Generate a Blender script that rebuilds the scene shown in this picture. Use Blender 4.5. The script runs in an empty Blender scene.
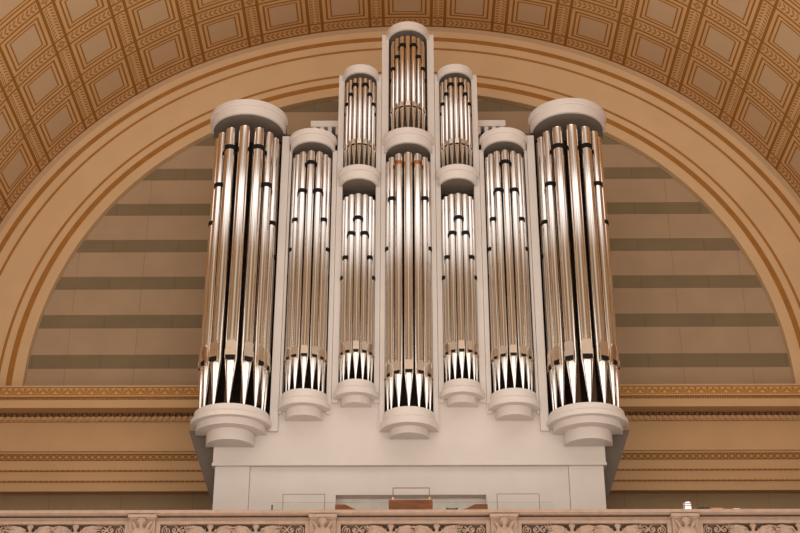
import bpy, bmesh, math, random
from mathutils import Vector, Matrix
random.seed(4)
PI = math.pi
sc = bpy.context.scene
C = sc.collection

# ------------------------------------------------------------------ camera
CAMP = Vector((0.0, -24.0, 1.6))
F = 1380.0
TH = math.radians(27.389)
cam = bpy.data.cameras.new('camera'); camo = bpy.data.objects.new('camera', cam); C.objects.link(camo)
cam.sensor_width = 36.0; cam.lens = 36.0 * F / 800.0; cam.clip_end = 300
camo.location = CAMP; camo.rotation_euler = (PI / 2 + TH, 0, math.radians(0.374))
sc.camera = camo
sc.view_settings.view_transform = 'Standard'; sc.view_settings.look = 'None'
sc.view_settings.gamma = 1.0; sc.view_settings.use_curve_mapping = False
sc.view_settings.exposure = 0.0


def zat(py, D):
    """height of a surface seen at image row py, D metres in front of the camera"""
    return 1.6 + D * math.tan(TH + math.atan((266.5 - py) / F))


def xat(px, py, D):
    t = (266.5 - py) / F
    dep = D * (math.cos(TH) + math.tan(TH + math.atan(t)) * math.sin(TH))
    return (px - 409.0) / F * dep


# ------------------------------------------------------------------ node helper
class N:
    def __init__(s, nt, sock): s.nt = nt; s.k = sock

    def m(s, op, *a):
        n = s.nt.nodes.new('ShaderNodeMath'); n.operation = op
        for i, v in enumerate((s,) + a):
            if isinstance(v, N): s.nt.links.new(v.k, n.inputs[i])
            else: n.inputs[i].default_value = v
        return N(s.nt, n.outputs[0])
    def __add__(s, o): return s.m('ADD', o)
    def __sub__(s, o): return s.m('SUBTRACT', o)
    def __mul__(s, o): return s.m('MULTIPLY', o)
    def abs(s): return s.m('ABSOLUTE')
    def fr(s): return s.m('FRACT')
    def lt(s, o): return s.m('LESS_THAN', o)
    def gt(s, o): return s.m('GREATER_THAN', o)
    def mx(s, o): return s.m('MAXIMUM', o)
    def mn(s, o): return s.m('MINIMUM', o)
    def band(s, c, h): return (s - c).abs().lt(h)
    def rng(s, a, b, lo=0.0, hi=1.0):
        n = s.nt.nodes.new('ShaderNodeMapRange'); n.interpolation_type = 'SMOOTHSTEP'
        s.nt.links.new(s.k, n.inputs[0])
        for i, v in zip((1, 2, 3, 4), (a, b, lo, hi)): n.inputs[i].default_value = v
        return N(s.nt, n.outputs[0])


def lin(c):
    return tuple(((v / 255.0) / 12.92 if v <= 10 else ((v / 255.0 + 0.055) / 1.055) ** 2.4) for v in c) + (1.0,)


def mixc(nt, fac, a, b):
    n = nt.nodes.new('ShaderNodeMix'); n.data_type = 'RGBA'
    nt.links.new(fac.k, n.inputs[0])
    for i, v in ((6, a), (7, b)):
        if isinstance(v, tuple): n.inputs[i].default_value = v
        else: nt.links.new(v, n.inputs[i])
    return n.outputs[2]


def mat(name, col, rough=0.55, metal=0.0, noise=0.05, nscale=6.0, bump=0.0, spec=0.4, stretch=None):
    m = bpy.data.materials.new(name); m.use_nodes = True
    nt = m.node_tree; b = nt.nodes['Principled BSDF']
    b.inputs['Roughness'].default_value = rough; b.inputs['Metallic'].default_value = metal
    b.inputs['Specular IOR Level'].default_value = spec
    tc = nt.nodes.new('ShaderNodeTexCoord'); ns = nt.nodes.new('ShaderNodeTexNoise')
    ns.inputs['Scale'].default_value = nscale; ns.inputs['Detail'].default_value = 4
    src = tc.outputs['Object']
    if stretch:
        mp = nt.nodes.new('ShaderNodeMapping'); mp.inputs['Scale'].default_value = stretch
        nt.links.new(src, mp.inputs['Vector']); src = mp.outputs[0]
    nt.links.new(src, ns.inputs['Vector'])
    f = N(nt, ns.outputs['Fac']).rng(0.3, 0.7)
    lo = tuple(max(0, v * (1 - noise)) for v in col[:3]) + (1.0,)
    hi = tuple(min(1, v * (1 + noise)) for v in col[:3]) + (1.0,)
    nt.links.new(mixc(nt, f, lo, hi), b.inputs['Base Color'])
    if bump:
        bp = nt.nodes.new('ShaderNodeBump'); bp.inputs['Strength'].default_value = bump
        bp.inputs['Distance'].default_value = 0.02
        nt.links.new(ns.outputs['Fac'], bp.inputs['Height']); nt.links.new(bp.outputs[0], b.inputs['Normal'])
    return m


def coords(m):
    nt = m.node_tree
    tc = nt.nodes.new('ShaderNodeTexCoord'); sp = nt.nodes.new('ShaderNodeSeparateXYZ')
    nt.links.new(tc.outputs['Object'], sp.inputs[0])
    return nt, [N(nt, sp.outputs[i]) for i in range(3)]


def base_mat(name, rough=0.7):
    m = bpy.data.materials.new(name); m.use_nodes = True
    b = m.node_tree.nodes['Principled BSDF']
    b.inputs['Roughness'].default_value = rough; b.inputs['Specular IOR Level'].default_value = 0.25
    return m, b


# ------------------------------------------------------------------ materials
PAINT = mat('organ paint', (0.61, 0.54, 0.485), 0.45, noise=0.025, nscale=2.0)
TAUPE = mat('dark taupe', (0.115, 0.085, 0.062), 0.6, noise=0.05)  # even dark taupe for the brackets and upper back boards
HOOD_SHADE = mat('shaded hood paint', (0.19, 0.15, 0.12), 0.6, noise=0.05)  # organ paint darkened: shade under the hoods is put into the colour
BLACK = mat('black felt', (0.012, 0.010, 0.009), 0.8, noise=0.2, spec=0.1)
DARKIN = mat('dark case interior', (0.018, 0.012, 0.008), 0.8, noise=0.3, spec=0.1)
BROWNIN = mat('stained inner timber', (0.10, 0.045, 0.018), 0.5, noise=0.3, stretch=(8, 8, 0.6))
CHROME = mat('polished pipe tin', (0.87, 0.83, 0.79), 0.09, 1.0, noise=0.03, nscale=3.0, stretch=(1, 1, 0.3))
MOUTH = mat('pipe mouth tin', (0.74, 0.61, 0.49), 0.28, 1.0, noise=0.04)
COPPER = mat('copper ring', (0.36, 0.15, 0.06), 0.3, 1.0, noise=0.1)
CREAMB = mat('cream arch plaster', (0.645, 0.43, 0.235), 0.8, noise=0.03, nscale=1.3)
CREAM = mat('cream plaster', (0.575, 0.355, 0.175), 0.8, noise=0.03, nscale=1.3)
CREAM2 = mat('shade greyed plaster', (0.52, 0.345, 0.20), 0.8, noise=0.03)  # cream greyed to hold soft shade beside the vault; also the vault's outer shell
LINE = mat('ochre painted line', (0.36, 0.15, 0.025), 0.75, noise=0.08, nscale=4)
STONE = mat('balustrade stone', (0.385, 0.262, 0.19), 0.75, noise=0.08, nscale=9, bump=0.15)
STONE_P = mat('parapet stone', (0.33, 0.22, 0.158), 0.8, noise=0.08, nscale=9, bump=0.15)  # balustrade stone in a darker tone for the parapet
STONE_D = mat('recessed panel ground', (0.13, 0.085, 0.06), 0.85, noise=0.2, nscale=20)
WOOD = mat('console walnut', (0.24, 0.075, 0.022), 0.35, noise=0.25, nscale=3, stretch=(1.0, 4, 9))
BRASS = mat('brass', (0.75, 0.55, 0.28), 0.3, 1.0)
BRONZE = mat('music desk rod', (0.30, 0.16, 0.09), 0.4, 0.8)
STEEL = mat('polished steel', (0.85, 0.85, 0.86), 0.1, 1.0)
BLACKP = mat('black plastic', (0.015, 0.014, 0.016), 0.4)
ORANGE = mat('orange cardboard', (0.62, 0.24, 0.10), 0.6)
PAPER = mat('white paper', (0.7, 0.62, 0.55), 0.7)
NICHEW = mat('white niche lining', (0.78, 0.73, 0.66), 0.6)
FLOORW = mat('oak boards', (0.20, 0.11, 0.055), 0.5, noise=0.25, nscale=2, stretch=(6, 0.6, 1))
WALLS = mat('side wall plaster', (0.40, 0.25, 0.13), 0.8, noise=0.04)
SEAM = mat('panel joint', (0.20, 0.155, 0.125), 0.7)

GLASS = bpy.data.materials.new('screen glass'); GLASS.use_nodes = True
_b = GLASS.node_tree.nodes['Principled BSDF']
_b.inputs['Base Color'].default_value = (0.95, 0.98, 0.94, 1); _b.inputs['Roughness'].default_value = 0.03
_b.inputs['Transmission Weight'].default_value = 1.0; _b.inputs['IOR'].default_value = 1.12


def vault_material(P):
    m, b = base_mat('coffered vault painting', 0.75)
    nt = m.node_tree
    uv = nt.nodes.new('ShaderNodeUVMap'); uv.uv_map = 'UVMap'
    sp = nt.nodes.new('ShaderNodeSeparateXYZ'); nt.links.new(uv.outputs[0], sp.inputs[0])
    u, v = N(nt, sp.outputs[0]), N(nt, sp.outputs[1])
    fu = (u + 0.5).fr() - 0.5; fv = (v + 0.5).fr() - 0.5       # 0 at a panel's centre
    au, av = fu.abs(), fv.abs()
    line = au.band(0.39, 0.025).mx(av.band(0.39, 0.018))
    inu = au.lt(0.39); inv = av.lt(0.39)
    for cu, cv, h in ((0.298, 0.304, 0.0155), (0.229, 0.241, 0.0115)):
        ring = au.band(cu, h).mn(av.lt(cv + h)).mx(av.band(cv, h).mn(au.lt(cu + h)))
        line = line.mx(ring.mn(inu).mn(inv))
    panel = au.lt(0.22).mn(av.lt(0.232))
    # leaf rows along the ribs that run round the vault (v rib) and along it (u rib)
    cu_ = (u.fr() - 0.5); cv_ = (v.fr() - 0.5)                # 0 at a rib's centre
    sgn = u.m('SIGN')
    lf = (fu * sgn * 12.5 + cv_.abs() * 9.0 + 0.25).fr().lt(0.46).mn(cv_.abs().lt(0.066)).mn(cv_.abs().gt(0.006)).mn(au.lt(0.35))
    lf2 = (v * 15.0 + cu_.abs() * 9.0).fr().lt(0.46).mn(cu_.abs().band(0.044, 0.028)).mn(av.lt(0.36))
    # rosettes where ribs cross
    rr = (cu_ * cu_ + cv_ * cv_).m('SQRT'); ang = cv_.m('ARCTAN2', cu_)
    pet = (ang * 4.0).m('COSINE') * 0.012 + 0.050
    ros = rr.lt(pet).mn(rr.gt(0.026)).mx(rr.lt(0.013)).mx((rr - pet).m('SUBTRACT', 0.010).abs().lt(0.004))
    leaf = lf.mn(inu).mx(lf2.mn(inv)).mx(ros)
    ns = nt.nodes.new('ShaderNodeTexNoise'); ns.inputs['Scale'].default_value = 2.2; ns.inputs['Detail'].default_value = 3
    nt.links.new(uv.outputs[0], ns.inputs['Vector'])
    c = mixc(nt, N(nt, ns.outputs['Fac']).rng(0.3, 0.7), (0.51, 0.295, 0.13, 1), (0.555, 0.325, 0.147, 1))
    c = mixc(nt, panel, c, (0.475, 0.315, 0.18, 1))
    c = mixc(nt, leaf * 0.92, c, (0.26, 0.115, 0.025, 1))
    c = mixc(nt, line, c, (0.25, 0.105, 0.015, 1))
    nt.links.new(c, b.inputs['Base Color'])
    return m


def stripe_material(edges, dark, light, jstep):
    """courses of stone: edges = list of (z0, z1) dark courses"""
    m, b = base_mat('striped ashlar', 0.75)
    nt, (x, y, z) = coords(m)
    d = None
    for a, e in edges:
        t = z.gt(a).mn(z.lt(e)); d = t if d is None else d.mx(t)
    jl = ((x * (1.0 / jstep)).fr() - 0.5).abs().gt(0.4955)
    jd = ((x * (1.0 / jstep) + 0.5).fr() - 0.5).abs().gt(0.4955)
    j = jl.mn((d * -1.0) + 1.0).mx(jd.mn(d))
    ns = nt.nodes.new('ShaderNodeTexNoise'); ns.inputs['Scale'].default_value = 1.6; ns.inputs['Detail'].default_value = 5
    tc = nt.nodes.new('ShaderNodeTexCoord'); nt.links.new(tc.outputs['Object'], ns.inputs['Vector'])
    fz = N(nt, ns.outputs['Fac']).rng(0.25, 0.75)
    l2 = tuple(v * 0.9 for v in light[:3]) + (1,); d2 = tuple(v * 0.9 for v in dark[:3]) + (1,)
    c = mixc(nt, d, mixc(nt, fz, l2, light), mixc(nt, fz, d2, dark))
    c = mixc(nt, j * 0.35, c, (0.05, 0.035, 0.02, 1))
    nt.links.new(c, b.inputs['Base Color'])
    return m


def ornament_material(name, z0, z1, period, kind, light, dark):
    m, b = base_mat(name, 0.75)
    nt, (x, y, z) = coords(m)
    t = (z - z0) * (1.0 / (z1 - z0))                          # 0..1 up the band
    c_ = ((x * (1.0 / period)).fr() - 0.5)
    if kind == 'palmette':
        dx = c_ * (period / (z1 - z0)); dz = t - 0.18
        r = (dx * dx + dz * dz).m('SQRT'); a = dx.m('ARCTAN2', dz)
        lobes = (a * 7.0).m('COSINE') * 0.12 + 0.70
        f = r.lt(lobes).mn((a * 7.0).m('COSINE').gt(-0.9))
        c2 = ((x * (1.0 / period) + 0.5).fr() - 0.5) * (period / (z1 - z0)); dz2 = t - 0.75
        bud = ((c2 * c2) * 2.0 + dz2 * dz2).m('SQRT').lt(0.2)
        f = f.mx(bud).mn(t.gt(0.06)).mn(t.lt(0.94)).mx(t.lt(0.05))
    elif kind == 'lattice':
        k = (x * (1.0 / period))
        f = ((k + t * 1.0).fr() - 0.5).abs().gt(0.30).mx(((k - t * 1.0).fr() - 0.5).abs().gt(0.30))
        f = f.mx(t.gt(0.88)).mx(t.lt(0.10))
    else:                                                      # leaf and dart
        dx = c_ * 2.0; dz = t - 0.1
        f = ((dx * dx) * 1.3 + dz * dz * 0.9).m('SQRT').lt(0.78).mn(((dx * dx) * 1.3 + dz * dz * 0.9).m('SQRT').gt(0.35))
        f = f.mx(c_.abs().gt(0.46))
    nt.links.new(mixc(nt, f, light, dark), b.inputs['Base Color'])
    return m


# ------------------------------------------------------------------ mesh helpers
def link(name, bm, mats, parent=None, smooth=False, sharp=40):
    bmesh.ops.recalc_face_normals(bm, faces=bm.faces)
    me = bpy.data.meshes.new(name); bm.to_mesh(me); bm.free()
    for m in (mats if isinstance(mats, (list, tuple)) else [mats]): me.materials.append(m)
    if smooth:
        for p in me.polygons: p.use_smooth = True
        me.set_sharp_from_angle(angle=math.radians(sharp))
    o = bpy.data.objects.new(name, me); C.objects.link(o)
    if parent is not None: o.parent = parent
    return o


def empty(name, loc=(0, 0, 0)):
    o = bpy.data.objects.new(name, None); C.objects.link(o); o.location = loc; o.empty_display_size = 0.2
    return o


def tag(o, label=None, cat=None, group=None, kind=None):
    for k, v in (('label', label), ('category', cat), ('group', group), ('kind', kind)):
        if v: o[k] = v
    return o


def box(bm, x0, x1, y0, y1, z0, z1, mi=0):
    v = [bm.verts.new(p) for p in ((x0, y0, z0), (x1, y0, z0), (x1, y1, z0), (x0, y1, z0),
                                   (x0, y0, z1), (x1, y0, z1), (x1, y1, z1), (x0, y1, z1))]
    fs = []
    for q in ((0, 1, 2, 3), (4, 5, 6, 7), (0, 1, 5, 4), (1, 2, 6, 5), (2, 3, 7, 6), (3, 0, 4, 7)):
        f = bm.faces.new([v[i] for i in q]); f.material_index = mi; fs.append(f)
    return fs


def bbox(bm, x0, x1, y0, y1, z0, z1, bev=0.012, mi=0):
    b2 = bmesh.new(); box(b2, x0, x1, y0, y1, z0, z1, mi)
    bmesh.ops.bevel(b2, geom=b2.edges[:], offset=bev, segments=2, affect='EDGES', profile=0.7)
    for f in b2.faces: f.material_index = mi
    me = bpy.data.meshes.new('t'); b2.to_mesh(me); b2.free(); bm.from_mesh(me); bpy.data.meshes.remove(me)


def half_lathe(bm, xc, yc, prof, seg=40, a0=-90, a1=90, mis=None):
    """closed (r, z) profile swept round the front half of a vertical axis, ends closed"""
    rings = []
    for i in range(seg + 1):
        a = math.radians(a0 + (a1 - a0) * i / seg)
        rings.append([bm.verts.new((xc + r * math.sin(a), yc - r * math.cos(a), z)) for r, z in prof])
    n = len(prof)
    for i in range(seg):
        for k in range(n):
            k2 = (k + 1) % n
            if prof[k][0] < 1e-6 and prof[k2][0] < 1e-6: continue
            f = bm.faces.new((rings[i][k], rings[i + 1][k], rings[i + 1][k2], rings[i][k2]))
            if mis: f.material_index = mis[k]
    for r in (rings[0], rings[-1]):
        bm.faces.new(r)
    bmesh.ops.remove_doubles(bm, verts=bm.verts, dist=1e-5)


def lathe(bm, xc, yc, prof, seg=28, mi=0):
    rings = []
    for r, z in prof:
        rings.append([bm.verts.new((xc + r * math.cos(2 * PI * i / seg), yc + r * math.sin(2 * PI * i / seg), z)) for i in range(seg)])
    for a, b in zip(rings, rings[1:]):
        for i in range(seg):
            f = bm.faces.new((a[i], a[(i + 1) % seg], b[(i + 1) % seg], b[i])); f.material_index = mi
    return rings


def tube(bm, pts, rad, seg=8, mi=0):
    prev = None; n = len(pts)
    for i, p in enumerate(pts):
        p = Vector(p)
        d = Vector(pts[min(i + 1, n - 1)]) - Vector(pts[max(i - 1, 0)])
        d.normalize()
        a = d.cross(Vector((0, 1, 0)))
        if a.length < 0.1: a = d.cross(Vector((1, 0, 0)))
        a.normalize(); b = d.cross(a)
        r = rad(i / (n - 1)) if callable(rad) else rad
        ring = [bm.verts.new(p + a * r * math.cos(2 * PI * k / seg) + b * r * math.sin(2 * PI * k / seg)) for k in range(seg)]
        if prev:
            for k in range(seg):
                f = bm.faces.new((prev[k], prev[(k + 1) % seg], ring[(k + 1) % seg], ring[k])); f.material_index = mi
        else:
            f = bm.faces.new(ring); f.material_index = mi
        prev = ring
    f = bm.faces.new(prev); f.material_index = mi


def blob(bm, c, s, rot=None, sub=2):
    M = Matrix.Translation(Vector(c))
    if rot: M = M @ Matrix.Rotation(rot[0], 4, rot[1])
    M = M @ Matrix.Diagonal((s[0], s[1], s[2], 1))
    bmesh.ops.create_icosphere(bm, subdivisions=sub, radius=1.0, matrix=M)


def poly_prism(bm, pts, y0, y1, mi=0):
    """outline in x, z extruded from y0 to y1"""
    a = [bm.verts.new((x, y0, z)) for x, z in pts]; b = [bm.verts.new((x, y1, z)) for x, z in pts]
    n = len(pts); fs = [bm.faces.new(a), bm.faces.new(b)]
    for i in range(n): fs.append(bm.faces.new((a[i], a[(i + 1) % n], b[(i + 1) % n], b[i])))
    for f in fs: f.material_index = mi


# ------------------------------------------------------------------ the setting
DW = 26.5; YW = DW - 24.0                       # the end wall with the great arch
ZC = 1.6 + 0.41299 * DW
R_LUN = (0.29207, -0.0121, -0.0020)
R_IN = (0.30304, -0.0122, -0.0021)
R_OUT = (0.34863, -0.0122, -0.0024)
R_VAU = (0.36126, -0.0110, -0.0028)


def arch(c, ph, off=0.0):
    r = (c[0] + c[1] * math.cos(2 * ph) + c[2] * math.cos(4 * ph)) * DW + off
    return r * math.sin(ph), ZC + r * math.cos(ph)


NA = 120
PH = [-PI / 2 * 1.02 + PI * 1.02 * i / NA for i in range(NA + 1)]

# vault
P = 1.445
bm = bmesh.new(); uvl = bm.loops.layers.uv.new('UVMap')
sec = [arch(R_VAU, p) for p in PH]
s = [0.0]
for a, b in zip(sec, sec[1:]): s.append(s[-1] + math.hypot(b[0] - a[0], b[1] - a[1]))
s = [v - s[-1] / 2 for v in s]
V0 = 0.5 - 0.195 / P                            # rosette row 0.195 m off the wall
ys = [YW + 0.05, YW - 2.5, YW - 5, YW - 7]
grid = [[bm.verts.new((x, y, z)) for (x, z) in sec] for y in ys]
for j in range(len(ys) - 1):
    for i in range(NA):
        f = bm.faces.new((grid[j][i], grid[j][i + 1], grid[j + 1][i + 1], grid[j + 1][i]))
        for lp, (jj, ii) in zip(f.loops, ((j, i), (j, i + 1), (j + 1, i + 1), (j + 1, i))):
            lp[uvl].uv = (s[ii] / P, V0 + (YW - ys[jj]) / P)
# thickness: an outer shell well above the painted face
grid2 = [[bm.verts.new((x * 1.04, y, ZC + (z - ZC) * 1.04)) for (x, z) in sec] for y in ys]
for j in range(len(ys) - 1):
    for i in range(NA):
        bm.faces.new((grid2[j][i], grid2[j + 1][i], grid2[j + 1][i + 1], grid2[j][i + 1])).material_index = 1
for j in (0, len(ys) - 1):
    for i in range(NA):
        bm.faces.new((grid[j][i], grid[j][i + 1], grid2[j][i + 1], grid2[j][i])).material_index = 1
o = link('ceiling', bm, [vault_material(P), CREAM2], smooth=True); tag(o, kind='structure')

# arch band: face of the end wall between vault and lunette, painted lines in its face
wl = 0.0039 * DW                                # heavy line
bands = []                                      # radial limits, from outside in
f_ = [lambda p: arch(R_VAU, p, 0.10), lambda p: arch(R_VAU, p, -0.125),
      lambda p: arch(R_OUT, p, wl * 0.55), lambda p: arch(R_OUT, p, -wl * 0.55),
      lambda p: arch(R_OUT, p, -0.25), lambda p: arch(R_OUT, p, -0.31),
      lambda p: arch(R_IN, p, 0.27), lambda p: arch(R_IN, p, 0.21),
      lambda p: arch(R_IN, p, wl * 0.6), lambda p: arch(R_IN, p, -wl * 0.6), lambda p: arch(R_LUN, p)]
mi_ = [1, 0, 2, 0, 2, 0, 2, 0, 2, 0]  # outermost strip next to the vault carries painted shade
bm = bmesh.new()
rows = [[bm.verts.new((*(lambda q: (q[0], YW, q[1]))(fn(p)),)) for p in PH] for fn in f_]
for k in range(len(rows) - 1):
    for i in range(NA):
        bm.faces.new((rows[k][i], rows[k][i + 1], rows[k + 1][i + 1], rows[k + 1][i])).material_index = mi_[k]
back = [bm.verts.new((v.co.x, YW + 0.16, v.co.z)) for v in rows[-1]]
for i in range(NA): bm.faces.new((rows[-1][i], rows[-1][i + 1], back[i + 1], back[i]))
back2 = [bm.verts.new((v.co.x, YW + 0.16, v.co.z)) for v in rows[0]]
for i in range(NA):
    bm.faces.new((back[i], back[i + 1], back2[i + 1], back2[i])); bm.faces.new((rows[0][i], rows[0][i + 1], back2[i + 1], back2[i]))
for e in (0, NA):
    bm.faces.new([r[e] for r in rows] + [back[e], back2[e]])
o = link('trim_1', bm, [CREAMB, CREAM2, LINE]); tag(o, kind='structure')

# striped end wall behind, inside and below the arch
DS = DW + 0.16
dark = [(zat(b, DS), zat(t, DS)) for t, b in ((168, 179.7), (203, 214.9), (239, 251.6), (276, 288.8), (314.1, 327.6), (354, 368))]
st = dark[0][1] - dark[1][1]
dark = [(dark[0][0] + st, dark[0][1] + st), (dark[0][0] + 2 * st, dark[0][1] + 2 * st)] + dark
WALLM = stripe_material(dark, (0.228, 0.166, 0.094, 1), (0.43, 0.30, 0.185, 1), 1.44)
bm = bmesh.new(); box(bm, -10.6, 10.6, YW + 0.16, YW + 0.5, zat(400, DS), ZC + 10.5)
o = link('wall_back', bm, WALLM); tag(o, kind='structure')

LOWM = stripe_material([(0.0, 0.01)], (0.2, 0.15, 0.08, 1), (0.33, 0.227, 0.124, 1), 1.44)
bm = bmesh.new(); box(bm, -10.6, 10.6, YW + 0.16, YW + 0.5, 0, zat(400, DS) - 0.002)
o = link('baseboard_back', bm, LOWM); tag(o, kind='structure')

# entablature along the end wall
def prof_z(py, D): return zat(py, D)
DC = DW - 0.46; DFm = DW - 0.05
yC = DC - 24; yF = DFm - 24
L = 10.45
GOLD = (0.40, 0.18, 0.03, 1); CRM = (0.60, 0.37, 0.18, 1)
z385, z387, z394 = zat(385.6, DC), zat(387.2, DC), zat(395.0, DC)
z399, z407 = zat(399.2, DC), zat(407.0, DC)
PALM = ornament_material('palmette frieze', z394, z387, 0.2475, 'palmette', CRM, GOLD)
bm = bmesh.new()
box(bm, -L, L, yC - 0.05, YW + 0.3, z387, z385)
box(bm, -L, L, yC, YW + 0.3, z394, z387, 1)
box(bm, -L, L, yC + 0.03, YW + 0.3, z399, z394)
box(bm, -L, L, yC - 0.03, YW + 0.3, zat(396.4, DC), z394 - 0.003)
n = int(2 * L / 0.05)
for i in range(n):                                # bead row
    x = -L + 0.05 * i
    box(bm, x, x + 0.028, yC + 0.005, yC + 0.03, zat(399.0, DC), zat(396.6, DC), 2)
box(bm, -L, L, yC, YW + 0.3, z407, z399)
o = link('trim_2', bm, [CREAM, PALM, LINE]); tag(o, kind='structure')
# bed mouldings under the cornice
DB = DW - 0.16; yB = DB - 24
z411, z415, z420 = zat(410.3, DB), zat(415.2, DB), zat(419.8, DB)
LEAF = ornament_material('leaf moulding', z415, z411, 0.24, 'leaf', (0.24, 0.115, 0.04, 1), (0.085, 0.03, 0.007, 1))
bm = bmesh.new()
box(bm, -L, L, yB, YW + 0.3, z415, z407 + 0.0, 1)
box(bm, -L, L, yB + 0.05, YW + 0.3, z420, z415)
for i in range(int(2 * L / 0.125)):               # dentils
    x = -L + 0.125 * i
    box(bm, x, x + 0.07, yB, yB + 0.06, z420 + 0.012, z415 - 0.012, 0)
o = link('trim_3', bm, [CREAM, LEAF]); tag(o, kind='structure')
# frieze, architrave
bm = bmesh.new()
z450, z453 = zat(450.2, DFm), zat(453.2, DFm)
z454, z460 = zat(454.3, DFm), zat(460.3, DFm)
z470, z481, z490 = zat(470.2, DFm), zat(480.6, DFm), zat(490.4, DFm)
LATT = ornament_material('lattice moulding', z460, z454, 0.13, 'lattice', (0.50, 0.29, 0.12, 1), (0.28, 0.13, 0.035, 1))
box(bm, -L, L, yF, YW + 0.3, z450, z420)
box(bm, -L, L, yF - 0.10, YW + 0.3, z453 + 0.02, z450 + 0.0)
box(bm, -L, L, yF - 0.06, YW + 0.3, z454, z453 + 0.02)
box(bm, -L, L, yF - 0.04, YW + 0.3, z460, z454, 1)
box(bm, -L, L, yF - 0.02, YW + 0.3, z470, z460)
box(bm, -L, L, yF, YW + 0.3, z481, z470)
box(bm, -L, L, yF + 0.02, YW + 0.3, z490, z481)
for zz, yy in ((z470, yF - 0.02), (z481, yF)):    # rope mouldings
    for i in range(int(2 * L / 0.105)):
        x = -L + 0.105 * i
        box(bm, x, x + 0.085, yy - 0.012, yy + 0.02, zz - 0.015, zz + 0.010, 2)
o = link('trim_4', bm, [CREAM, LATT, LINE]); tag(o, kind='structure')

# side walls, gallery floor
xw = arch(R_VAU, PH[-1])[0]
zb = arch(R_VAU, PH[0])[1]
for sgn, nm in ((-1, 'wall_left'), (1, 'wall_right')):
    bm = bmesh.new(); box(bm, sgn * xw, sgn * (xw + 0.4), YW - 7, YW + 0.16, 0, zb)
    o = link(nm, bm, WALLS); tag(o, kind='structure')
DR = 22.3; YR = DR - 24.0                        # balustrade face
ZR = zat(509.4, DR - 0.1)                              # top of its rail
ZG = ZR - 1.0                                    # gallery floor
bm = bmesh.new(); box(bm, -xw, xw, YR + 0.02, YW + 0.16, ZG - 0.4, ZG)
o = link('floor', bm, FLOORW); tag(o, kind='structure')
bm = bmesh.new(); box(bm, -xw, xw, YR + 0.30, YR + 0.55, 0, ZG - 0.4)
o = link('wall_front', bm, WALLS); tag(o, kind='structure')

# ------------------------------------------------------------------ the organ
organ = empty('pipe_organ', (0.010, 0, ZG))
tag(organ, 'large pipe organ with polished metal pipes in a pale pinkish grey case with rounded towers', 'organ')
OFF = Vector((0, 0, -ZG))


def part(name, bm, mats, parent=None, **kw):
    """part of the organ, built in world coordinates"""
    o = link(name, bm, mats, parent or organ, **kw)
    if parent is None: o.location = OFF
    return o


def px_front(py, R): return zat(py, 24.0 - R)


TOW = []
def hood(xc, R, py_top, py_bot, lip=True, Rin=None):
    zt = zat(py_top, 24 - R); zb_ = zat(py_bot, 24 - R)
    t = 0.05
    R2 = R - 0.035 if lip else R
    zm = zb_ + (zt - zb_) * 0.62
    bm = bmesh.new()
    if lip:
        prof = [(R2 - t, zb_), (R2, zb_), (R2, zm), (R - 0.012, zm), (R, zm + 0.012), (R, zt), (0, zt), (0, zb_ + 0.03), (R2 - t, zb_ + 0.03)]
    else:
        prof = [(R - t, zb_), (R, zb_), (R, zt), (0, zt), (0, zb_ + 0.03), (R - t, zb_ + 0.03)]
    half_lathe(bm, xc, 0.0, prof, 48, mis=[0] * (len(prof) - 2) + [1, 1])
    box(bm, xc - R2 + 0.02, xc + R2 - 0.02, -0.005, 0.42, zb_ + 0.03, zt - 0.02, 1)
    h = part('tower_hood', bm, [PAINT, HOOD_SHADE], smooth=True, sharp=25)
    return zt, zb_


def base(xc, R1, tiers, flare=0.04):
    """tiers: list of (R, py_top_front, py_bottom_front)"""
    R, pt, pb = tiers[0]
    zt = zat(pt, 24 - R1); zb_ = zat(pb, 24 - R)
    zm = zb_ + (zt - zb_) * 0.45
    bm = bmesh.new()
    half_lathe(bm, xc, 0.0, [(0, zb_), (R, zb_), (R, zm - 0.02), (R1 + 0.03, zm), (R1 + 0.012, zm + 0.02), (R1, zt), (0, zt)], 48)
    b0 = part('tower_base', bm, PAINT, smooth=True, sharp=25)
    last = zb_
    for R, pb in tiers[1:]:
        z1 = zat(pb, 24 - R)
        bm = bmesh.new(); half_lathe(bm, xc, 0.0, [(0, z1), (R, z1), (R, last - 0.001), (0, last - 0.001)], 40)
        c = part('corbel_step', bm, PAINT, parent=b0, smooth=True, sharp=25)
        last = z1
    return zt


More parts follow.
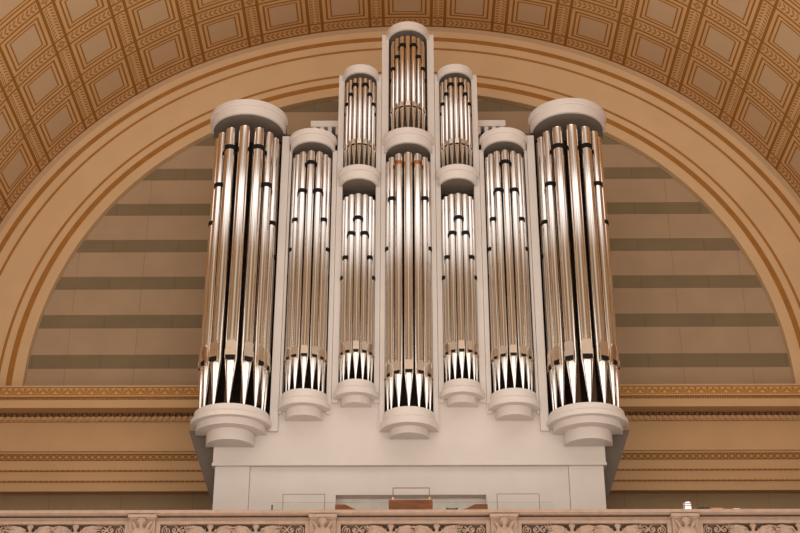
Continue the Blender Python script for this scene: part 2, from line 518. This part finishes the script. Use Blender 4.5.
def pipe(xc, Rp, ang, d, z0, zm0, zm1, zt, zring, ringmat=None):
    """one front pipe: foot, mouth, body, felted ring.  ang in degrees, 0 = to the front"""
    a = math.radians(ang)
    px, py = xc + Rp * math.sin(a), -Rp * math.cos(a)
    r = d / 2
    bm = bmesh.new()
    hm = zm1 - zm0
    rings = lathe(bm, 0, 0, [(r * 0.98, 0.0), (r, 0.01), (r, zt - zm0 - 0.012), (r * 0.985, zt - zm0), (r * 0.86, zt - zm0), (r * 0.86, zt - zm0 - 0.35)], 32)
    bm.faces.new(rings[-1])
    # flatten the mouth: pull the front of the lowest stretch back
    o = part('pipe', bm, CHROME, smooth=True, sharp=35)
    o.location = Vector((px, py, zm0)) + OFF; o.rotation_euler = (0, 0, a)
    bm = bmesh.new()
    hf = zm0 - z0
    rg = lathe(bm, 0, 0, [(r * 0.16, -hf), (r * 0.2, -hf + 0.01), (r * 0.93, -0.05 * hf - 0.0), (r * 0.97, -0.012), (r * 0.97, 0.0)], 28)
    bm.faces.new(rg[0]); bm.faces.new(rg[-1])
    link('foot', bm, CHROME, o, smooth=True, sharp=50)
    # mouth: a flat upper lip set on the front, the black slot below it, ears at the sides
    w = r * 0.80
    bm = bmesh.new()
    yl = -r * 1.015; yb = -r * 0.5
    lip_pts = [(-w, hm * 0.22), (w, hm * 0.22), (w, hm * 0.92), (w * 0.75, hm * 1.0), (-w * 0.75, hm * 1.0), (-w, hm * 0.92)]
    poly_prism(bm, lip_pts, yl, yb, 0)
    for sx in (-1, 1):
        box(bm, min(sx * w, sx * w * 1.1), max(sx * w, sx * w * 1.1), -r * 1.10, yb, 0, hm * 0.5, 0)
    # bright bevel above the lip
    vv = [bm.verts.new(p) for p in ((-w * 0.75, yl, hm), (w * 0.75, yl, hm), (w * 0.75, -r * 0.66, hm * 1.22), (-w * 0.75, -r * 0.66, hm * 1.22))]
    bm.faces.new(vv)
    mo = link('mouth', bm, MOUTH, o)
    bm = bmesh.new()
    sl = [(-w, hm * 0.22), (w, hm * 0.22)] + [(w * math.cos(t), hm * (0.10 - 0.16 * math.sin(t))) for t in [PI * k / 8 for k in range(9)]]
    poly_prism(bm, sl, -r * 1.005, yb, 0)
    link('mouth_slot', bm, BLACK, o)
    if zring:
        bm = bmesh.new()
        zz = zring - zm0; hh = 0.030 + 0.05 * d; ro = r + 0.012 + 0.03 * d
        lathe(bm, 0, 0, [(r * 0.99, zz - hh), (ro, zz - hh), (ro, zz + hh), (r * 0.99, zz + hh), (r * 0.99, zz - hh)], 24)
        link('support_ring', bm, ringmat or BLACK, o, smooth=True, sharp=35)
    return o


def tower(xc, Rp, angs, dias, py_tip, py_m0, py_m1, py_top, py_rings, ringmats=None):
    Rf = Rp + dias[0] / 2
    z0 = py_tip if py_tip < 30 else zat(py_tip, 24 - Rp)
    zm0, zm1, zt = zat(py_m0, 24 - Rf), zat(py_m1, 24 - Rf), zat(py_top, 24 - Rf)
    for k, (a, d) in enumerate(zip(angs, dias)):
        pr = py_rings[k]
        Dk = 24 - Rp * math.cos(math.radians(a)) - d / 2
        zr = zat(pr, Dk) if pr else None
        for sg in ((1,) if a == 0 else (-1, 1)):
            pipe(xc, Rp, sg * a, d, z0, zm0, zm1, zt, zr, ringmats[k] if ringmats else None)


def sym(f):
    for sg in (-1, 1): f(sg)


# rounded towers --------------------------------------------------------------
# centre lower and upper
zt_c, zb_c = hood(0, 0.529, 127.0, 141.0)
hood(0, 0.45, 21.4, 28.8, lip=False)
base(0, 0.475, [(0.535, 406.0, 421.8), (0.369, 432.3)])
tower(0, 0.395, (0, 28, 55, 81), (0.172, 0.158, 0.138, 0.115), 406.6, 371.5, 359.5, 152.0,
      (None, 162, 198, 248.4), (None, COPPER, BLACK, BLACK))
tower(0, 0.332, (0, 21, 42, 65, 88), (0.105, 0.100, 0.092, 0.085, 0.065), zt_c, 106.5, 100.8, 35.4,
      (None, 44.5, 56.5, 68.5, 80.5))


def side_towers(sg):
    # outer great tower
    x = sg * 3.287
    hood(x, 0.803, 98.4, 111.6)
    base(x, 0.70, [(0.757, 402.4, 413.5), (0.648, 422.6), (0.446, 438.4)])
    tower(x, 0.60, (0, 27.5, 51.5, 73, 92), (0.235, 0.215, 0.180, 0.155, 0.13), 402.8, 358.0, 339.5, 124.6,
          (None, 145.5, 183.6, 222, 256))
    # second tower
    x = sg * 1.951
    hood(x, 0.492, 127.5, 139.6)
    base(x, 0.43, [(0.487, 388.0, 402.0), (0.343, 414.2)])
    tower(x, 0.352, (0, 27, 51, 73, 93), (0.152, 0.140, 0.120, 0.098, 0.08), 388.4, 355.0, 344.8, 150.0,
          (161.4, 189.6, 219, 249, 276))
    # third tower, lower and upper storeys
    x = sg * 0.991
    zt, _ = hood(x, 0.437, 164.0, 176.5)
    base(x, 0.352, [(0.42, 378.5, 391.5), (0.279, 401.8)])
    tower(x, 0.288, (0, 27, 53, 80), (0.132, 0.120, 0.105, 0.09), 378.8, 351.0, 340.5, 193.0,
          (217, 232.5, 257, 277.5))
    hood(x, 0.374, 64.0, 71.6, lip=False)
    tower(x, 0.292, (0, 21, 42, 65, 88), (0.095, 0.092, 0.084, 0.076, 0.06), zt, 144.0, 138.3, 77.2,
          (None, 84, 94, 104, 114))


sym(side_towers)

# case ----------------------------------------------------------------------
zI = zat(465.0, 24.0)                             # ledge between the case and its plinth
zP = ZG                                           # plinth stands on the gallery floor


def stile(x0, x1, py_top, py_bot, y0=-0.05, y1=0.34):
    bm = bmesh.new(); bbox(bm, x0, x1, y0, y1, zat(py_bot, 23.95), zat(py_top, 23.95), 0.008)
    part('stile', bm, PAINT)


def stiles(sg):
    def S(a, b, *k, **kw): stile(min(sg * a, sg * b), max(sg * a, sg * b), *k, **kw)
    S(0.405, 0.55, 34.6, 150.0)
    S(0.455, 0.55, 150.0, 431.0)
    S(0.556, 0.655, 74.6, 402.4, y0=-0.035)
    S(1.325, 1.445, 74.6, 402.4, y0=-0.035)
    S(1.45, 1.54, 150.0, 413.6, y0=-0.045)
    S(2.37, 2.42, 150.0, 413.6, y0=-0.045)
    S(2.425, 2.58, 136.0, 431.0, y0=-0.06)


sym(stiles)
# back boards behind the pipes: dark inside
bm = bmesh.new()
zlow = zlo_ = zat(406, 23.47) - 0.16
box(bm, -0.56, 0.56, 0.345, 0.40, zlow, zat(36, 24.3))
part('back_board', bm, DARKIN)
bm = bmesh.new(); box(bm, -0.404, 0.404, 0.20, 0.34, zat(127, 24.2), zat(36, 24.3)); part('back_board', bm, TAUPE)
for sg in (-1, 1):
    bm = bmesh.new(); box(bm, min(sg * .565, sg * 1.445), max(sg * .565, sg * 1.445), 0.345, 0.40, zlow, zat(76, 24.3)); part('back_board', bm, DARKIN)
    bm = bmesh.new(); box(bm, min(sg * .66, sg * 1.322), max(sg * .66, sg * 1.322), 0.20, 0.34, zat(164, 24.2), zat(76, 24.3)); part('back_board', bm, TAUPE)
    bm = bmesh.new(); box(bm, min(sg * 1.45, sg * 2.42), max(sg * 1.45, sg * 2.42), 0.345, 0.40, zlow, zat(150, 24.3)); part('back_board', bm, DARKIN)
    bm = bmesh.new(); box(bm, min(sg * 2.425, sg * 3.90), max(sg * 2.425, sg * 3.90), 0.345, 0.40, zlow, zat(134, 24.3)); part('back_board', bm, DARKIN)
    # grille slats between feet of the great tower's inner row (stained timber posts)
    bm = bmesh.new()
    for dx in (-0.42, -0.12, 0.18, 0.46):
        box(bm, sg * 3.297 + dx - 0.05, sg * 3.297 + dx + 0.05, 0.12, 0.18, zat(404, 24.1), zat(340, 24.1))
    part('inner_post', bm, BROWNIN)
    # roof beam of the case behind the second tower
    z1, z0_ = zat(123.6, 24.3), zat(129.5, 24.3)
    bm = bmesh.new()
    box(bm, min(sg * 1.40, sg * 2.03), max(sg * 1.40, sg * 2.03), 0.18, 0.9, z0_, z1)
    for k in range(4):
        xx = sg * (1.47 + 0.16 * k)
        box(bm, xx - 0.04, xx + 0.04, 0.20, 0.3, z0_ - 0.18, z0_)
    part('roof_beam', bm, PAINT)
    bm = bmesh.new()
    box(bm, min(sg * 1.44, sg * 2.0), max(sg * 1.44, sg * 2.0), 0.41, 0.85, zat(160, 24.3), z0_ - 0.005)
    part('swell_box', bm, DARKIN)

# impost panel across the case, under the towers
bm = bmesh.new()
zlo = zat(406, 23.47) - 0.14
box(bm, -3.585, 3.585, 0.0, 0.5, zI + 0.04, zlo)
for sg in (-1, 1):
    box(bm, min(sg * 0.46, sg * 2.575), max(sg * 0.46, sg * 2.575), 0.0, 0.335, zlo, zat(398, 24))
part('impost_panel', bm, PAINT)
bm = bmesh.new()
bbox(bm, -3.60, 3.60, -0.025, 0.5, zI - 0.012, zI + 0.042, 0.008)
part('ledge', bm, PAINT)
# dark raking brackets carrying the outer towers
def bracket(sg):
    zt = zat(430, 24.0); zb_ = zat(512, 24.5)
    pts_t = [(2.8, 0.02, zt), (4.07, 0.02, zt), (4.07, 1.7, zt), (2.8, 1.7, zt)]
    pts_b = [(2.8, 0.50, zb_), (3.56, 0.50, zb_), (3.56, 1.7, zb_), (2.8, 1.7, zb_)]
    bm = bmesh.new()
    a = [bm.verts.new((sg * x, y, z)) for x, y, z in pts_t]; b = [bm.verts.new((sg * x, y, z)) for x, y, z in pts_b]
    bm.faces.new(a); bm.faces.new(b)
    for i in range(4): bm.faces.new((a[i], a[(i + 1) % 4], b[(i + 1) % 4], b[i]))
    part('tower_bracket', bm, TAUPE)
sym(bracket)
# back carcass, solid behind the boards
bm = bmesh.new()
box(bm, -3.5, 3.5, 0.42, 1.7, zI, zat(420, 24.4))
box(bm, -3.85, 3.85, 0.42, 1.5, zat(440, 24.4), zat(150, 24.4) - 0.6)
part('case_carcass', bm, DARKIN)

# plinth with pilasters, hidden doors and the key desk niche
yp = 0.05
zn0, zn1 = ZG + 1.0, zat(494.8, 24.05)
nx0, nx1 = xat(335.5, 497, 24.05), xat(486, 497, 24.05)
ztop = zI - 0.012
bm = bmesh.new()
box(bm, -2.90, nx0, yp, 0.45, zP, ztop)
box(bm, nx1, 2.90, yp, 0.45, zP, ztop)
box(bm, nx0, nx1, yp, 0.45, zn1, ztop)
box(bm, nx0, nx1, yp, 0.45, zP, zn0)
part('plinth_panel', bm, PAINT)
for sg in (-1, 1):
    bm = bmesh.new(); bbox(bm, min(sg * 2.905, sg * 3.54), max(sg * 2.905, sg * 3.54), 0.02, 0.45, zP, ztop, 0.008)
    part('plinth_pilaster', bm, PAINT)
bm = bmesh.new()
box(bm, nx0 + 0.001, nx1 - 0.001, 0.27, 0.33, zn0 + 0.001, zn1 - 0.001)
part('niche_back', bm, NICHEW)
for a, b in ((283, 324), (497.2, 538.6)):          # doors: thin shadow joints round a flush leaf
    x0, x1 = xat(a, 500, 24.05), xat(b, 500, 24.05); zt = zat(494.5, 24.05)
    bm = bmesh.new(); t = 0.012
    box(bm, x0 - t, x0, yp - 0.003, yp + 0.02, zP + 0.1, zt)
    box(bm, x1, x1 + t, yp - 0.003, yp + 0.02, zP + 0.1, zt)
    box(bm, x0 - t, x1 + t, yp - 0.003, yp + 0.02, zt, zt + t)
    box(bm, x0, x1, yp - 0.004, yp + 0.02, zP + 0.1, zt, 1)
    part('access_door', bm, [SEAM, PAINT])

# ------------------------------------------------------------------ the console at the key desk
con = empty('organ_console', (0, -0.25, ZG))
tag(con, 'reddish brown wooden organ console with raised centre desk and sloping cheeks below the pipes', 'console')
DCn = 23.55; yk = DCn - 24
def cpart(name, bm, m, parent=None):
    o = link(name, bm, m, parent or con)
    if parent is None: o.location = (0, 0.25, -ZG)
    return o
x0, x1 = xat(389, 505, DCn), xat(433, 505, DCn)
bm = bmesh.new(); zt = zat(499.8, DCn)
bbox(bm, x0, x0 + (x1 - x0) * 0.498, yk, yk + 0.06, ZG + 0.8, zt, 0.003); bbox(bm, x0 + (x1 - x0) * 0.502, x1, yk, yk + 0.06, ZG + 0.8, zt, 0.003)
box(bm, x0 + 0.02, x1 - 0.02, yk + 0.008, yk + 0.05, ZG + 0.81, zt - 0.003)
cpart('desk_back', bm, WOOD)
for a, b, c in ((335.3, 345.5, 357), (488, 475.5, 463)):
    xa, xb, xc_ = (xat(v, 506, DCn) for v in (a, b, c))
    z1, z2, z3 = zat(504.0, DCn), zat(504.0, DCn), zat(509.2, DCn)
    bm = bmesh.new()
    xq = xb + (xc_ - xb) * 0.55
    poly_prism(bm, [(xa, ZG + 0.75), (xa, z1), (xb, z2), (xb + (xc_ - xb) * 0.2, z2 - 0.02), (xq, z2 - (z2 - z3) * 0.62), (xc_, z3), (xc_, ZG + 0.75)], yk + 0.02, yk + 0.45)
    cpart('cheek', bm, WOOD)
bm = bmesh.new()
bbox(bm, xat(335.3, 506, DCn), xat(488, 506, DCn), yk + 0.08, yk + 0.46, ZG + 0.68, ZG + 0.78, 0.01)
cpart('key_desk', bm, WOOD)
bm = bmesh.new()
bbox(bm, xat(337, 506, DCn), xat(486, 506, DCn), yk + 0.14, yk + 0.44, ZG + 0.0, ZG + 0.68, 0.01)
cpart('console_body', bm, WOOD)
# music desk: a thin rectangular rod frame on two brass feet
md = empty('music_frame', (0, 0, 0)); md.parent = con; md.location = (0, 0.25, -ZG)
xa, xb = xat(393.3, 494, DCn), xat(429.8, 494, DCn)
bm = bmesh.new(); r = 0.0075; zq = zat(487.4, DCn); yq = yk + 0.03
tube(bm, [(xa, yq, zt), (xa, yq, zq - 0.01), (xa, yq, zq)], r); tube(bm, [(xb, yq, zt), (xb, yq, zq - 0.01), (xb, yq, zq)], r)
tube(bm, [(xa - r, yq, zq), ((xa + xb) / 2, yq, zq), (xb + r, yq, zq)], r * 1.2)
link('frame_rod', bm, BRONZE, md, smooth=True)
for x in (xa, xb):
    bm = bmesh.new(); lathe(bm, x, yq, [(0.001, zt), (0.02, zt), (0.024, zt + 0.015), (0.018, zt + 0.045), (0.012, zt + 0.055), (0.001, zt + 0.055)], 14)
    link('brass_foot', bm, BRASS, md, smooth=True)

# ------------------------------------------------------------------ glass screen behind the balustrade
DG = 22.85; yg = DG - 24
gs = empty('glass_screen', (0, yg, ZG)); tag(gs, 'low clear glass screen standing between the carved balustrade and the organ', 'screen')
zg = zat(502.3, DG)
for k, (a, b) in enumerate(((271.8, 334.6), (335.2, 409), (409.6, 486), (486.6, 553))):
    xa, xb = xat(a, 505, DG), xat(b, 505, DG)
    bm = bmesh.new(); box(bm, xa, xb, -0.006, 0.006, 0.02, zg - ZG)
    link('glass_pane', bm, GLASS, gs)
bm = bmesh.new(); xa = xat(272.3, 507, DG); bbox(bm, xa - 0.012, xa + 0.012, -0.02, 0.02, 0.0, zat(504.7, DG) - ZG, 0.004)
link('end_post', bm, BLACKP, gs)
bm = bmesh.new(); box(bm, xat(271.8, 505, DG), xat(553, 505, DG), -0.03, 0.03, 0.0, 0.05); link('floor_channel', bm, STEEL, gs)

# ------------------------------------------------------------------ the carved balustrade
bal = empty('balustrade', (0, YR, ZG)); tag(bal, 'long carved stone gallery balustrade with scrolls and winged figures along the front', 'balustrade')
def bpart(name, bm, m, parent=None, **kw):
    o = link(name, bm, m, parent or bal, **kw)
    if parent is None: o.location = (0, -YR, -ZG)
    return o
z514, z5155 = zat(514.0, DR - 0.07), zat(515.6, DR)
LB = 9.6
ZB = ZR - 1.25
bm = bmesh.new()
bbox(bm, -LB, LB, YR - 0.10, YR + 0.34, zat(512.6, DR - 0.1), ZR, 0.012)
bbox(bm, -LB, LB, YR - 0.075, YR + 0.30, z514, zat(512.4, DR - 0.1), 0.010)
bpart('rail', bm, STONE)
z522, z524 = zat(521.5, DR), zat(523.6, DR)
bm = bmesh.new()
box(bm, -LB, LB, YR + 0.005, YR + 0.24, z522, z514 - 0.032)
box(bm, -LB, LB, YR + 0.12, YR + 0.24, z514 - 0.032, z514)
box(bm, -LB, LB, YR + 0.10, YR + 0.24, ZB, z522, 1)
bbox(bm, -LB, LB, YR - 0.03, YR + 0.3, ZB - 0.12, ZB + 0.06, 0.01)
bpart('parapet', bm, [STONE_P, STONE_D])
PX = [-36.5, 143.3, 323.4, 503.8, 684.0, 864]
PW = 13.3
xs = [xat(v, 516, DR) for v in PX]
hw = 0.215


def figure(bm, x, y, z, s, wings=True):
    """a winged cherub carved against its ground: head, hair, torso, arms, wings"""
    blob(bm, (x, y - 0.05 * s, z), (0.052 * s, 0.055 * s, 0.066 * s))
    blob(bm, (x, y - 0.105 * s, z - 0.012 * s), (0.010 * s, 0.014 * s, 0.018 * s), sub=1)
    for k in range(9):
        a = PI * (k / 8.0)
        blob(bm, (x + 0.052 * s * math.cos(a), y - 0.05 * s, z + 0.02 * s + 0.05 * s * math.sin(a)), (0.022 * s,) * 3, sub=1)
    for sx in (-1, 1):                             # eye hollows are left between brow and cheeks
        blob(bm, (x + sx * 0.024 * s, y - 0.092 * s, z - 0.03 * s), (0.018 * s,) * 3, sub=1)
        blob(bm, (x + sx * 0.022 * s, y - 0.095 * s, z + 0.022 * s), (0.022 * s, 0.012 * s, 0.010 * s), sub=1)
        blob(bm, (x + sx * 0.075 * s, y - 0.02 * s, z - 0.105 * s), (0.06 * s, 0.05 * s, 0.035 * s), sub=1)
    blob(bm, (x, y - 0.03 * s, z - 0.075 * s), (0.04 * s, 0.035 * s, 0.04 * s))
    blob(bm, (x, y - 0.02 * s, z - 0.19 * s), (0.12 * s, 0.06 * s, 0.12 * s))
    blob(bm, (x, y - 0.02 * s, z - 0.38 * s), (0.085 * s, 0.06 * s, 0.13 * s))
    for sx in (-1, 1):
        tube(bm, [(x + sx * 0.08 * s, y - 0.03 * s, z - 0.12 * s), (x + sx * 0.15 * s, y - 0.05 * s, z - 0.22 * s), (x + sx * 0.10 * s, y - 0.08 * s, z - 0.31 * s)], lambda t: 0.036 * s * (1 - 0.3 * t), 8)
        tube(bm, [(x + sx * 0.05 * s, y - 0.03 * s, z - 0.45 * s), (x + sx * 0.06 * s, y - 0.06 * s, z - 0.62 * s), (x + sx * 0.04 * s, y - 0.02 * s, z - 0.80 * s)], lambda t: 0.05 * s * (1 - 0.4 * t), 8)
        if wings:
            for k in range(5):
                a = 0.25 + 0.28 * k
                p0 = Vector((x + sx * 0.06 * s, y, z - 0.14 * s))
                p1 = p0 + Vector((sx * math.cos(a - 0.3), -0.05, math.sin(a - 0.3))) * 0.11 * s
                p2 = p0 + Vector((sx * math.cos(a) * 0.75, 0.0, math.sin(a) * 0.62)) * 0.24 * s
                tube(bm, [p0, p1, p2], lambda t: 0.024 * s * (1 - 0.65 * t), 6)


def sculpt(name, bm, parent, vox=0.009):
    o = bpart(name, bm, STONE, parent, smooth=True, sharp=180)
    md_ = o.modifiers.new('merge', 'REMESH'); md_.mode = 'VOXEL'; md_.voxel_size = vox; md_.use_smooth_shade = True
    return o


def spiral(bm, cx, cz, R, turns, dirn, y, r0, a0=0.0):
    pts = []
    n = int(26 * turns)
    for i in range(n + 1):
        t = i / n
        a = a0 + dirn * 2 * PI * turns * t
        rr = R * (1 - 0.86 * t)
        pts.append((cx + rr * math.cos(a), y, cz + rr * math.sin(a)))
    tube(bm, pts, lambda t: r0 * (1 - 0.45 * t), 8)
    blob(bm, pts[-1], (r0 * 1.3,) * 3, sub=1)


zs = zat(523, DR)
fig_proto = None
for x in xs:
    bm = bmesh.new()
    bbox(bm, x - hw, x + hw, YR - 0.06, YR + 0.27, ZB, z5155, 0.01)
    # sunk field with a border
    p = bpart('pier', bm, STONE)
    bm = bmesh.new()
    bbox(bm, x - hw - 0.02, x + hw + 0.02, YR - 0.115, YR + 0.27, zat(517.0, DR - 0.1), zat(513.9, DR - 0.1), 0.014)
    bbox(bm, x - hw + 0.01, x + hw - 0.01, YR - 0.085, YR + 0.2, zat(518.8, DR - 0.08), zat(517.0, DR - 0.08), 0.01)
    bpart('pier_cap', bm, STONE, parent=p)
    bm = bmesh.new(); zf = zat(522.3, DR - 0.12)
    figure(bm, x, YR - 0.075, zf, 1.0, wings=False)
    for sx in (-1, 1):                             # raised wings / scroll brackets either side
        tube(bm, [(x + sx * 0.07, YR - 0.07, zf - 0.12), (x + sx * 0.12, YR - 0.09, zf - 0.02), (x + sx * 0.17, YR - 0.07, zf + 0.04)], lambda t: 0.032 * (1 - 0.4 * t), 8)
        tube(bm, [(x + sx * 0.08, YR - 0.06, zf - 0.2), (x + sx * 0.15, YR - 0.07, zf - 0.12), (x + sx * 0.185, YR - 0.06, zf - 0.04)], lambda t: 0.028 * (1 - 0.4 * t), 8)
    sculpt('carved_figure', bm, p)

for xa, xb in zip(xs, xs[1:]):
    x0, x1 = xa + hw, xb - hw
    f0, f1 = x0 + 0.08, x1 - 0.08                  # inner edge of the raised frame
    bm = bmesh.new()
    bbox(bm, x0 + 0.002, f0, YR - 0.005, YR + 0.11, ZB + 0.06, z522, 0.012)
    bbox(bm, f1, x1 - 0.002, YR - 0.005, YR + 0.11, ZB + 0.06, z522, 0.012)
    bbox(bm, x0 + 0.002, x1 - 0.002, YR - 0.008, YR + 0.11, z524, z522 + 0.02, 0.012)
    pn = bpart('relief_panel', bm, STONE)
    yc = YR + 0.085
    w = f1 - f0; cz = z524 - 0.145
    # rinceau at each end
    for e, sx in ((f0, 1), (f1, -1)):
        bm = bmesh.new()
        spiral(bm, e + sx * 0.095, cz + 0.045, 0.082, 1.9, sx, yc - 0.02, 0.015, PI / 2)
        spiral(bm, e + sx * 0.235, cz + 0.060, 0.066, 1.5, -sx, yc - 0.02, 0.015, PI / 2)
        spiral(bm, e + sx * 0.365, cz + 0.055, 0.058, 1.2, sx, yc - 0.02, 0.015, PI / 2)
        spiral(bm, e + sx * 0.20, cz - 0.17, 0.12, 1.7, -sx, yc - 0.02, 0.017, PI / 2)
        tube(bm, [(e + sx * (0.06 + 0.08 * k), yc - 0.02, cz - 0.06 + 0.03 * math.sin(k * 1.9)) for k in range(6)], 0.016, 7)
        for k in range(5):                         # curling leaf
            a = 0.4 + 0.45 * k
            blob(bm, (e + sx * (0.46 + 0.09 * math.cos(a)), yc - 0.02, cz + 0.02 + 0.10 * math.sin(a)), (0.05, 0.03, 0.022), (-sx * a, 'Y'), 1)
        sculpt('scroll_carving', bm, pn, 0.008)
    for fx in (0.345, 0.66):
        bm = bmesh.new()
        xf = f0 + w * fx
        figure(bm, xf, yc - 0.03, z524 - 0.062, 0.8)
        # acanthus drapery sweeping away to both sides
        for sx in (-1, 1):
            for k in range(5):
                p0 = Vector((xf + sx * 0.075, yc - 0.03, z524 - 0.13 - 0.05 * k))
                tube(bm, [p0, p0 + Vector((sx * 0.09, -0.03, 0.06 - 0.01 * k)), p0 + Vector((sx * 0.21, -0.035, 0.085 - 0.012 * k)), p0 + Vector((sx * 0.34, -0.01, 0.075 + 0.012 * k))],
                     lambda t: 0.036 * math.sin(PI * (0.22 + 0.7 * t)), 8)
            for k in range(14):                    # leaf lobes along the sweep
                t = k / 13.0
                c_ = (xf + sx * (0.09 + 0.30 * t), yc - 0.068 - 0.03 * random.random(), z524 - 0.075 - 0.13 * random.random() + 0.03 * t)
                blob(bm, c_, (0.040, 0.024, 0.014), (sx * random.uniform(-1.2, 0.2), 'Y'), 1)
        sculpt('figure_carving', bm, pn)

# ------------------------------------------------------------------ odds and ends left on the rail
def on_rail(px, dy): return xat(px, 509, DR + dy), YR + dy
x, y = on_rail(688, 0.03)
bm = bmesh.new(); r = 0.086
h_ = zat(503.6, DR + 0.03) - ZR
rg = lathe(bm, 0, 0, [(r * 0.96, 0), (r, 0.006), (r, h_ * 0.55), (r * 0.96, h_ * 0.58), (r * 0.98, h_ * 0.62), (r * 0.98, h_ * 0.93), (r * 0.9, h_), (r * 0.3, h_ * 1.03)], 32)
bm.faces.new(rg[0]); bm.faces.new(rg[-1])
o = link('metal_canister', bm, STEEL, smooth=True, sharp=35); o.location = (x, y, ZR)
tag(o, 'shiny silver metal canister standing on the rail at the right', 'canister')
x, y = on_rail(702.5, -0.01)
bm = bmesh.new()
bbox(bm, -0.105, 0.105, -0.06, 0.06, 0, 0.030, 0.008); bbox(bm, -0.055, 0.02, -0.05, 0.05, 0.03, 0.046, 0.006); bbox(bm, 0.03, 0.085, -0.05, 0.05, 0.03, 0.040, 0.005)
o = link('camera_case', bm, BLACKP); o.name = 'small_case'; o.location = (x, y, ZR)
tag(o, 'small black case lying on the rail beside the silver canister', 'case')
x, y = on_rail(715.8, 0.0)
bm = bmesh.new(); bbox(bm, -0.10, 0.10, -0.07, 0.07, 0, 0.026, 0.004)
bbox(bm, -0.098, 0.098, -0.072, 0.068, 0.006, 0.020, 0.002)
o = link('folder', bm, ORANGE); o.location = (x, y, ZR)
tag(o, 'flat orange folder lying on the rail next to the black case', 'folder')
x, y = on_rail(735.5, 0.0)
bm = bmesh.new(); bbox(bm, -0.055, 0.055, -0.06, 0.06, 0, 0.018, 0.003); bbox(bm, -0.04, 0.05, -0.05, 0.055, 0.018, 0.026, 0.003)
o = link('paper_stack', bm, PAPER); o.location = (x, y, ZR)
tag(o, 'small pale stack of paper on the rail at the far right', 'paper')
x, y = on_rail(452.3, -0.02)
bm = bmesh.new()
pts = [(0.085 * t, 0.0, 0.028 + 0.014 * t * t) for t in (-1, -.6, -.2, .2, .6, 1)]
poly_prism(bm, [(-0.10, 0.044), (-0.05, 0.030), (0.05, 0.030), (0.10, 0.044), (0.085, 0.0), (-0.085, 0.0)], -0.04, 0.04)
o = link('shallow_tray', bm, BLACKP); o.location = (x, y, ZR)
tag(o, 'small dark shallow tray on the rail in front of the console niche', 'tray')

# ------------------------------------------------------------------ light
wd = bpy.data.worlds.new('hall light'); sc.world = wd; wd.use_nodes = True
nt = wd.node_tree; bg = nt.nodes['Background']
tc = nt.nodes.new('ShaderNodeTexCoord'); sp = nt.nodes.new('ShaderNodeSeparateXYZ')
nt.links.new(tc.outputs['Generated'], sp.inputs[0])
X, Y, Z = (N(nt, sp.outputs[i]) for i in range(3))
az = X.m('ARCTAN2', Y * -1.0)
wav = (az * 5.0).m('COSINE') * 0.5 + 0.5
wav2 = (az * 11.0 + 0.6).m('COSINE') * 0.5 + 0.5
wav3 = (az * 19.0 + 1.3).m('COSINE') * 0.5 + 0.5
hi_ = Z.rng(0.415, 0.525).mn(Z.rng(0.54, 0.585, 1.0, 0.12))
lo_ = Z.rng(0.12, 0.24, 1.0, 0.0).mn(Z.rng(-0.22, -0.12))
mid = az.abs().rng(0.10, 0.22, 0.25, 1.0)
c = mixc(nt, Z.rng(-0.30, -0.10), (1.25, 1.08, 0.95, 1), (0.19, 0.125, 0.08, 1))
flank = az.abs().rng(0.8, 2.0, 1.0, 0.25)
c = mixc(nt, wav * wav * 0.75 * flank * Z.rng(-0.2, -0.1), c, (0.68, 0.47, 0.31, 1))
c = mixc(nt, hi_ * (wav2 * 0.4 + 0.25 + wav3 * 0.35) * flank, c, (1.68, 1.62, 1.61, 1))
c = mixc(nt, lo_ * mid * (wav3 * 0.4 + 0.6), c, (1.8, 1.70, 1.60, 1))
c = mixc(nt, Z.rng(0.64, 0.72), c, (2.1, 1.93, 1.80, 1))
nt.links.new(c, bg.inputs[0]); bg.inputs[1].default_value = 1.29
